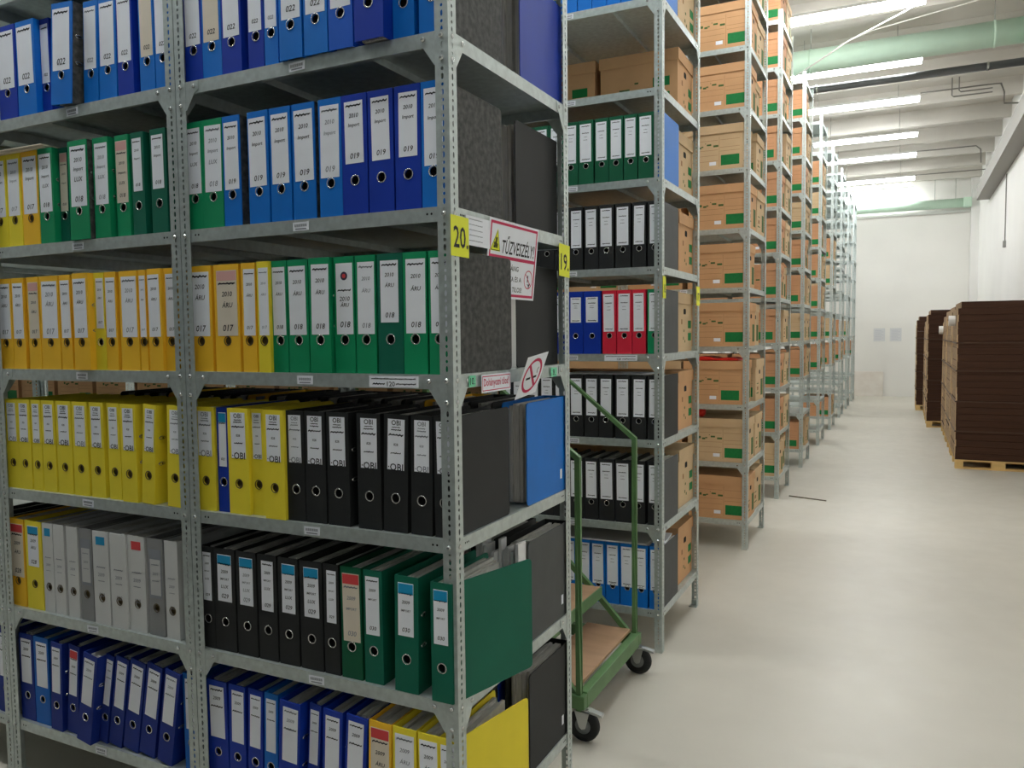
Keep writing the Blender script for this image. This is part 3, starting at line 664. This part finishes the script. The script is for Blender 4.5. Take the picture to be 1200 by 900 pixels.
line('conduit', [(1.53, 10.25, 4.72), (1.53, 10.25, 4.55), (1.55, 10.25, 4.53), (1.9, 10.25, 4.53)], .007, 'inner of two nested L-shaped conduits under the ceiling near the wall', 'conduit')
line('conduit', [(1.09, 14.05, 4.58), (1.98, 14.05, 4.58), (2.05, 14.08, 4.52), (2.06, 14.1, 4.3)], .011, 'grey conduit running right from the fifth strip light', 'conduit')
line('conduit', [(1.09, 16.4, 4.58), (2.345, 16.4, 4.58)], .01, 'grey conduit running right from the sixth strip light', 'conduit')
line('ceiling_cable', [(-.25, 8.0, 4.32), (.4, 7.3, 4.42), (1.1, 6.75, 4.5)], .008, 'thin white cable slanting up across the aisle in front of the green duct', 'cable', mat('cable_white', (232, 230, 224), .5))
line('ceiling_cable', [(.1, 8.1, 4.6), (.6, 7.7, 4.62), (2.2, 7.3, 4.7)], .006, 'faint pale cable above the green duct', 'cable', MATS['cable_white'])
r = thing('wall_socket', 'small grey wall socket at the end of a drop cable on the right wall', 'socket', (2.345, 13.08, 2.83))
mb = MB(); mb.box((-.035, -.05, -.05), (.005, .05, .05)); put('socket_box', bevel_mesh(mb.mesh('socket_box', mat('socket_grey', (150, 150, 146), .5)), .006), r)
mb = MB(); mb.tube([(-.008, 0, .05), (-.008, 0, 1.02), (-.008, -.03, 1.08)], .008, 6); put('drop_cable', mb.mesh('drop_cable', COND), r)
# ------------------------------------------------------------------ green step trolley in the aisle
T = thing('step_trolley', 'green steel step trolley on castors with brown treads, between the first two racks', 'trolley', (0, 0, 0))
X1, YN, YO = -.085, 1.02, 1.69           # aisle-side posts, near and far
def bar(nm, pts, rr=.0098, m_=TGREEN, par=None, sq=True):
    mb = MB(); mb.tube(pts, rr, 4 if sq else 10, square=sq); return put(nm, mb.mesh(nm, m_), par or T)
for (y, zt, xe, ze) in ((YN, 1.05, -.72, 1.55), (YO, 1.04, -.72, 1.56)):
    bar('handrail', [(X1, y, .12), (X1, y, zt), (xe, y, ze), (xe, y, .12)])
mb = MB()
for y in (YN, YO): mb.box((-.74, y - .018, .13), (-.06, y + .018, .18))
for x in (-.74, -.095): mb.box((x, YN + .018, .125), (x + .035, YO - .018, .185))
put('base_frame', bevel_mesh(mb.mesh('base_frame', TGREEN), .003), T)
WOOD = mat('tread_board', (176, 142, 112), .75, var=.08, vscale=4, stretch=(1, 6, 1))
for i, (xa, xb, z) in enumerate(((-.30, -.097, .19), (-.46, -.235, .36), (-.70, -.44, .56))):
    mb = MB(); mb.box((xa, YN + .02, z), (xb, YO - .02, z + .012)); tr = put('tread', bevel_mesh(mb.mesh('tread', WOOD), .002), T)
    if i:
        mb = MB(); mb.box((xa, YN + .019, z - .035), (xb + .003, YN + .024, z)); mb.box((xa, YO - .024, z - .035), (xb + .003, YO - .019, z)); mb.box((xb, YN + .019, z - .035), (xb + .006, YO - .019, z + .014))
        put('tread_frame', mb.mesh('tread_frame', TGREEN), tr)
for y in (YN + .012, YO - .012): bar('stringer', [(-.1, y, .17), (-.25, y, .33), (-.46, y, .53), (-.7, y, .62)], .011)
bar('cross_bar', [(-.72, YN, .8), (-.72, YO, .8)], .012); bar('cross_bar', [(-.72, YN, 1.45), (-.72, YO, 1.45)], .012)
RUB = mat('castor_rubber', (32, 33, 34), .6); FORK = mat('castor_fork', (190, 192, 190), .3, .8); HUB = mat('wheel_hub', (128, 130, 130), .45, .3)
for (x, y) in ((-.075, YN + .02), (-.07, YO), (-.72, YN), (-.72, YO)):
    cs = put('castor', None, T) if False else None
    mb = MB(); mb.lathe([(-.014, .03), (-.016, .04), (-.014, .056), (-.006, .0605), (.006, .0605), (.014, .056), (.016, .04), (.014, .03)], 1, (x, y, .0605), 26)
    wh = put('castor_wheel', mb.mesh('castor_wheel', RUB), T)
    for p_ in wh.data.polygons: p_.use_smooth = True
    mb = MB(); mb.lathe([(-.015, 0.0), (-.018, .012), (-.0125, .02), (-.0125, .033), (.0125, .033), (.0125, .02), (.018, .012), (.015, 0.0)], 1, (x, y, .0605), 20); put('wheel_hub', mb.mesh('wheel_hub', HUB), wh)
    mb = MB()
    for s in (1, -1):
        mb.prism([(x - .03, .118), (x + .028, .118), (x + .012, .055), (x - .002, .05), (x - .012, .058)], 1, y + s * .0195, y + s * .022)
    mb.box((x - .032, y - .022, .114), (x + .03, y + .022, .1185)); mb.lathe([(.117, .0), (.117, .018), (.125, .018), (.125, 0)], 2, (x, y, 0), 12)
    mb.prism([(x + .02, .122), (x + .072, .112), (x + .074, .104), (x + .02, .112)], 1, y - .014, y + .014)
    put('castor_fork', mb.mesh('castor_fork', FORK), T)

# ------------------------------------------------------------------ brown cardboard stacks on pallets
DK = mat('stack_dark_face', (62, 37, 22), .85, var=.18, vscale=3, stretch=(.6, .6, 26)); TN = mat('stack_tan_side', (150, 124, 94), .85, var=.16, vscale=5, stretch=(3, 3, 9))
PW = mat('pallet_wood', (206, 172, 112), .75, var=.1, vscale=6, stretch=(1, 1, 4))
def pallet(label, x0, x1, y0, y1):
    r = thing('pallet', label, 'pallet', ((x0 + x1) / 2, (y0 + y1) / 2, 0), group='pallets along the right wall'); hx, hy = (x1 - x0) / 2, (y1 - y0) / 2
    for i in range(3):
        yy = -hy + (2 * hy - .1) * i / 2
        mb = MB(); mb.box((-hx, yy, 0), (hx, yy + .1, .018)); put('bottom_board', mb.mesh('bottom_board', PW), r)
        for j in range(3):
            mb = MB(); bw_ = .13 if j == 1 else .08
            xx = (-hx, -bw_ / 2, hx - bw_)[j]; mb.box((xx, yy, .018), (xx + bw_, yy + .1, .085)); put('pallet_block', mb.mesh('pallet_block', PW), r)
    mb = MB()
    n = 6
    for i in range(n):
        yy = -hy + (2 * hy - .1) * i / (n - 1); mb.box((-hx, yy, .085), (hx, yy + .1, .1))
    put('deck_board', mb.mesh('deck_board', PW), r)
def stack(label, x0, x1, y0, y1, h, zb=.1005, wob=.01):
    r = thing('cardboard_stack', label, 'cardboard', (x0, y0, zb), group='stacks of brown cardboard')
    rr = random.Random(int(y0 * 10)); mb = MB(); n = 24; dx, dy = x1 - x0, y1 - y0
    for i in range(n):
        a = i * h / n; o1 = rr.uniform(-wob, wob); o2 = rr.uniform(-.003, .003)
        rd = .03 if i == n - 1 else 0
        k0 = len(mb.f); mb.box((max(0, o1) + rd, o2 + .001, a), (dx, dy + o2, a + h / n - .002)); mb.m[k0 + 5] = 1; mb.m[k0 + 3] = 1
    put('sheet_pile', mb.mesh('sheet_pile', [DK, TN]), r)
    mb = MB(); mb.box((-.004, .02, .01), (.012, .055, h - .1)); mb.box((-.004, dy - .06, .01), (.012, dy - .03, h - .16)); put('corner_guard', mb.mesh('corner_guard', CARD2), r)
    for z in (.3, .62, .95, 1.25):
        if z < h - .1:
            mb = MB(); t = .003; mb.box((-.012, -.006, z), (-.009, dy + .01, z + .014)); mb.box((-.012, -.009, z), (dx, -.006, z + .014)); put('strap', mb.mesh('strap', mat('strap_brown', (70, 48, 34), .5)), r)
    return r
for (x0, x1, y0, y1, h, nm, pn) in ((1.47, 2.28, 8.19, 9.3, 1.7, 'nearest and widest dark brown stack of cardboard on a pallet by the right wall', 'light wooden pallet under the nearest brown cardboard stack'),
        (1.47, 2.28, 9.42, 10.6, 1.68, 'second brown cardboard stack from the camera, hidden front, tan side showing', 'pallet under the second cardboard stack'),
        (1.47, 2.28, 10.72, 11.9, 1.66, 'third brown cardboard stack from the camera, tan side showing', 'pallet under the third cardboard stack'),
        (1.28, 2.28, 12.25, 13.5, 1.71, 'fourth cardboard stack, dark front standing proud of the nearer ones', 'pallet under the fourth cardboard stack'),
        (1.28, 2.2, 13.62, 14.8, 1.62, 'fifth cardboard stack with torn tan side', 'pallet under the fifth cardboard stack'),
        (1.16, 2.1, 15.2, 16.3, 1.66, 'farthest narrow dark cardboard stack near the far wall', 'pallet under the farthest cardboard stack')):
    stack(nm, x0, x1, y0, y1, h); pallet(pn, x0, x1, y0, y1)
TUBEW = mat('tube_white', (232, 230, 226), .5)
for (y, z, lb, ln) in ((8.62, 1.6, 'white cardboard tube end sticking out of the nearest brown stack', .06), (11.75, 1.5, 'smaller white tube end on the far edge of the tan side', .05)):
    r = thing('cardboard_tube', lb, 'tube', (1.46 - ln, y, z), group='white tube ends')
    mb = MB(); mb.lathe([(0, .038), (0, .058), (ln + .005, .058), (ln + .005, .038), (0, .038)], 0, (0, 0, 0), 20); o = put('tube_wall', mb.mesh('tube_wall', TUBEW), r)
    mb = MB(); mb.lathe([(.01, .0), (.01, .038)], 0, (0, 0, 0), 20); put('tube_opening', mb.mesh('tube_opening', DARK), r)

# ------------------------------------------------------------------ far wall notices and board
for (x, lb) in ((.43, 'left of two pale notices on the far wall'), (.77, 'right of two pale notices on the far wall')):
    r = thing('wall_notice', lb, 'notice', (x, 18.598, 1.26), group='notices on the far wall')
    put('notice_sheet', plate(.24, .3, mat('notice_paper', (214, 215, 216), .7), .002), r)
    mb = MB(); 
    for i in range(7): mb.box((-.09, -.003, .04 + i * .034), (.05 + .04 * (i % 2), -.0022, .05 + i * .034))
    put('notice_print', mb.mesh('notice_print', mat('notice_ink', (192, 193, 200), .7)), r)
mb = MB(); mb.box((-.25, 18.55, 0), (.53, 18.575, .57)); o = put('white_board', bevel_mesh(mb.mesh('white_board', mat('board_white', (222, 214, 204), .6, rgb2=(232, 226, 218), vscale=5)), .004)); tag(o, 'scuffed white board leaning on the far wall at the floor', 'board')

# ------------------------------------------------------------------ signs and tags on the front rack end (facing the aisle)
RX = (math.pi / 2, 0, math.pi / 2)        # XZ drawing plane turned to face +X
def panel(name, label, cat, y0, z0, w, h, base, x=.004, items=(), roll=0.0, group=None, t=.0006):
    r = thing(name, label, cat, (x, y0, z0), (roll, 0, 0), group)
    mb = MB(); mb.box((0, 0, 0), (t, w, h)); put('panel', mb.mesh('panel', base), r)
    for (nm, fn, m_) in items:
        mb = MB(); fn(mb); mb.v = [(t + .0004 - v[1], v[0], v[2]) for v in mb.v]; put(nm, mb.mesh(nm, m_), r)
    return r
def rect(mb, x0, x1, z0, z1, y=0.0): mb.add([(x0, y, z0), (x1, y, z0), (x1, y, z1), (x0, y, z1)], [(0, 1, 2, 3)])
def frame(mb, x0, x1, z0, z1, t):
    rect(mb, x0, x1, z0, z0 + t); rect(mb, x0, x1, z1 - t, z1); rect(mb, x0, x0 + t, z0 + t, z1 - t); rect(mb, x1 - t, x1, z0 + t, z1 - t)
def annulus(mb, cx, cz, r0, r1, ex=1.0, n=28, y=0.0):
    vs = [(cx + r_ * ex * math.cos(2 * math.pi * i / n), y, cz + r_ * math.sin(2 * math.pi * i / n)) for r_ in (r0, r1) for i in range(n)]
    mb.add(vs, [(i, (i + 1) % n, n + (i + 1) % n, n + i) for i in range(n)])
def quad(mb, a, b_, t, y=0.0):
    d = Vector((b_[0] - a[0], b_[1] - a[1])).normalized(); nx, nz = -d.y * t / 2, d.x * t / 2
    mb.add([(a[0] + nx, y, a[1] + nz), (a[0] - nx, y, a[1] - nz), (b_[0] - nx, y, b_[1] - nz), (b_[0] + nx, y, b_[1] + nz)], [(0, 1, 2, 3)])
panel('row_tag', 'yellow tag reading 20. on the near corner post of the front rack', 'tag', -.008, 1.682, .086, .096, YTAG, .0035,
      [('writing', lambda mb: write_line(mb, '20.', .047, .046, .07, .052), INK)], group='yellow row tags')
panel('row_tag', 'yellow tag reading 19. on the rear post of the front rack end', 'tag', .645, 1.675, .086, .1, YTAG, .0035,
      [('writing', lambda mb: write_line(mb, '19.', .045, .045, .064, .052), INK)], roll=-.03, group='yellow row tags')
panel('row_tag', 'yellow tag on the near post of the second rack end', 'tag', 1.945, 1.655, .05, .1, YTAG, -.03,
      [('writing', lambda mb: write_line(mb, '18.', .03, .045, .03, .04), INK)], group='yellow row tags')
panel('row_tag', 'yellow tag on the rear post of the second rack end', 'tag', 2.6, 1.64, .075, .1, YTAG, -.03,
      [('writing', lambda mb: write_line(mb, '17.', .037, .045, .05, .04), INK)], group='yellow row tags')
panel('number_tag', 'mint green tag reading 10. on the shelf edge left of the no-smoking text', 'tag', .071, 1.367, .034, .028, MINT, .0025,
      [('writing', lambda mb: write_line(mb, '10.', .017, .014, .024, .018), INK)], group='mint number tags')
panel('number_tag', 'mint green tag reading 9. on the shelf edge near the rear post', 'tag', .58, 1.366, .044, .028, MINT, .0025,
      [('writing', lambda mb: write_line(mb, '9.', .022, .014, .02, .018), INK)], group='mint number tags')
panel('no_smoking_text_sign', 'white red-framed strip reading Dohányozni tilos! on the shelf edge', 'sign', .132, 1.348, .165, .046, LABEL, .0045,
      [('frame_print', lambda mb: frame(mb, .004, .161, .004, .042, .0022), INKR), ('writing', lambda mb: write_line(mb, 'Dohányozni tilos!', .082, .023, .14, .026), INKR)])
ns = panel('no_smoking_sign', 'tilted white square sign with red no-smoking ring hanging off the shelf edge', 'sign', .318, 1.316, .125, .128, LABEL, .006,
      [('prohibition_ring', lambda mb: (annulus(mb, .0625, .064, .044, .053, 1.0), quad(mb, (.032, .098), (.093, .03), .01)), INKR),
       ('cigarette_print', lambda mb: (rect(mb, .03, .056, .054, .061), rect(mb, .07, .092, .054, .061), quad(mb, (.09, .068), (.085, .078), .003), quad(mb, (.085, .078), (.092, .086), .003)), INK)], roll=0)
ns.rotation_euler = (math.radians(7), math.radians(23), 0)
sg = panel('fire_hazard_sign', 'white sign with pink frame reading TŰZVESZÉLY! with flame triangle, under shelf', 'sign', .19, 1.593, .305, .205, LABEL, -.0165,
      [('frame_print', lambda mb: (frame(mb, .008, .297, .006, .199, .007), rect(mb, .015, .29, .104, .113)), INKR),
       ('writing', lambda mb: (write_line(mb, 'TŰZVESZÉLY!', .178, .143, .205, .048, .15), write_line(mb, 'NYÍLT LÁNG', .125, .085, .13, .017), write_line(mb, 'HASZNÁLATA ÉS A', .118, .056, .19, .017), write_line(mb, 'DOHÁNYZÁS TILOS!', .12, .028, .2, .017)), INK),
       ('warning_triangle', lambda mb: mb.add([(.012, 0, .122), (.07, 0, .122), (.05, 0, .18)], [(0, 1, 2)]), YTAG),
       ('flame_print', lambda mb: (quad(mb, (.042, .13), (.046, .158), .011), quad(mb, (.034, .13), (.036, .145), .007), quad(mb, (.05, .13), (.052, .142), .007), quad(mb, (.016, .124), (.05, .176), .002), quad(mb, (.05, .176), (.068, .124), .002), quad(mb, (.016, .124), (.068, .124), .002)), INK),
       ('no_flame_ring', lambda mb: (annulus(mb, .258, .058, .0235, .0265, 1.05), quad(mb, (.238, .074), (.277, .04), .003)), INKR),
       ('match_print', lambda mb: (quad(mb, (.254, .05), (.254, .07), .006), quad(mb, (.262, .036), (.268, .048), .006), quad(mb, (.254, .046), (.264, .04), .003)), INK)])
sg.rotation_euler = (0, math.radians(5.8), 0)
panel('paper_note', 'white scribbled paper note behind the yellow tag 20, under the shelf edge', 'note', .07, 1.715, .125, .072, LABEL, .0005,
      [('writing', lambda mb: [write_line(mb, '~', .05, .012 + .013 * i, .07, .004) for i in range(5)], INKF)])
def front_note(x0, x1, z, label, y=-.0012, lines=()):
    w = x1 - x0; r = thing('shelf_notice', label, 'label', ((x0 + x1) / 2, y, z), group='white notices on shelf edges'); put('notice_sheet', plate(w, .028, LABEL), r)
    mb = MB(); 
    for (t, fx, fz, fw, h) in lines: write_line(mb, t, w * fx, .028 * fz, w * fw, h, 0, 0, -.0009)
    put('writing', mb.mesh('writing', INK), r)
front_note(-.243, -.097, 1.368, 'white notice strip on the third shelf edge, right bay of the front rack', lines=[('~', 0, .75, .9, .006), ('~', -.3, .3, .25, .006), ('120', -.05, .3, .16, .012), ('~', .25, .3, .4, .006)])
front_note(-.31, -.15, 1.368, 'white notice strip on the shelf edge under the red binders', 1.944 - .0012, lines=[('~', 0, .75, .9, .006), ('120', -.05, .3, .12, .01), ('~', .25, .3, .4, .006)])

# ------------------------------------------------------------------ loose things on shelves
def sheaf(name, label, cat, loc, size, m_, n=5, rot=0.0, group=None):
    rr = random.Random(n); mb = MB()
    for i in range(n):
        a, c_ = rr.uniform(-.006, .006), rr.uniform(-.006, .006); z0 = size[2] * i / n
        mb.box((-size[0] / 2 + a, -size[1] / 2 + c_, z0), (size[0] / 2 + a, size[1] / 2 + c_, z0 + size[2] / n * .92))
    o = put(name, mb.mesh(name, m_), None, loc, (0, 0, rot)); return tag(o, label, cat, group)
sheaf('cardboard_folder', 'beige worn folder lying on top of the yellow binders, second visible shelf', 'folder', (-1.6, .15, 1.7996 + .2995), (.24, .3, .01), LABELB, 3, .02)
sheaf('paper_sheets', 'flat grey sheets lying on the blue binders nearest the floor, second rack', 'papers', (-.36, 2.08, .2 + .3), (.5, .26, .006), mat('sheet_grey', (170, 170, 168), .7), 2, .03)
sheaf('paper_sheets', 'loose white sheets on the black binders under the red ones, second rack', 'papers', (-.33, 2.1, 1.0 + .3), (.4, .22, .006), LABEL, 2, -.04)
RED = mat('red_plastic', (222, 44, 34), .35)
mb = MB(); prof = [(-.17, 0), (.17, 0), (.165, .012), (.12, .022), (.02, .016), (-.06, .03), (-.14, .024), (-.168, .01)]
mb.prism(prof, 1, -.14, .12); o = put('red_folder', bevel_mesh(mb.mesh('red_folder', RED), .004), None, (XOF[2] - .24, YR[2] + .17, 1.0 + .302)); tag(o, 'red plastic folder lying on an archive box, third rack', 'folder')
mb = MB(); mb.lathe([(-.03, 0.0), (-.03, .02), (-.015, .034), (.01, .036), (.03, .02), (.034, 0.0)], 0, (0, 0, .036), 14); o = put('red_bundle', mb.mesh('red_bundle', RED), None, (XOF[2] - .34, YR[2] + .1, .6 + .3015)); tag(o, 'small red plastic bundle on an archive box, third rack, below the red folder', 'bundle')
# white paper sticking out of the last binders' shelf ends
sheaf('paper_sheets', 'white sheet bent over the grey binder nearest the floor, second rack end', 'papers', (-.075, 2.12, .2 + .299), (.06, .2, .006), LABEL, 1, .1)
for o in list(bpy.data.objects):
    if o.type == 'MESH' and o.name.startswith('finger_ring'):
        for p_ in o.data.polygons: p_.use_smooth = True
        

mb = MB(); rr = random.Random(5)
for i in range(9):
    x = -.1 + i * .008; mb.box((x, .345 + rr.uniform(0, .02) + i * .004, 0), (x + .003, .41, .27 + rr.uniform(-.02, .01)))
o = put('loose_papers', mb.mesh('loose_papers', mat('papers_grey', (206, 206, 204), .7)), None, (0, .003, 1.4005)); tag(o, 'upright bunch of grey papers between two binders at the rack end, third shelf', 'papers')
mb = MB()
for i in range(12):
    x = -.16 + i * .0125; h = .285 + rr.uniform(-.02, .025); mb.box((x, .36 + rr.uniform(0, .03), 0), (x + .009, .42, h))
o = put('loose_papers', mb.mesh('loose_papers', mat('papers_white', (232, 232, 234), .7)), None, (0, .003, .5955)); tag(o, 'thick bunch of white papers standing at the rack end, fifth shelf', 'papers')

mb = MB(); mb.box((-.17, -.006, 0), (.17, .006, .01)); o = put('wooden_stick', bevel_mesh(mb.mesh('wooden_stick', mat('stick_grey', (120, 112, 98), .7)), .002), None, (.2, 5.9, 0), (0, 0, -.3)); tag(o, 'thin grey stick lying on the floor at the foot of the fourth rack', 'stick')
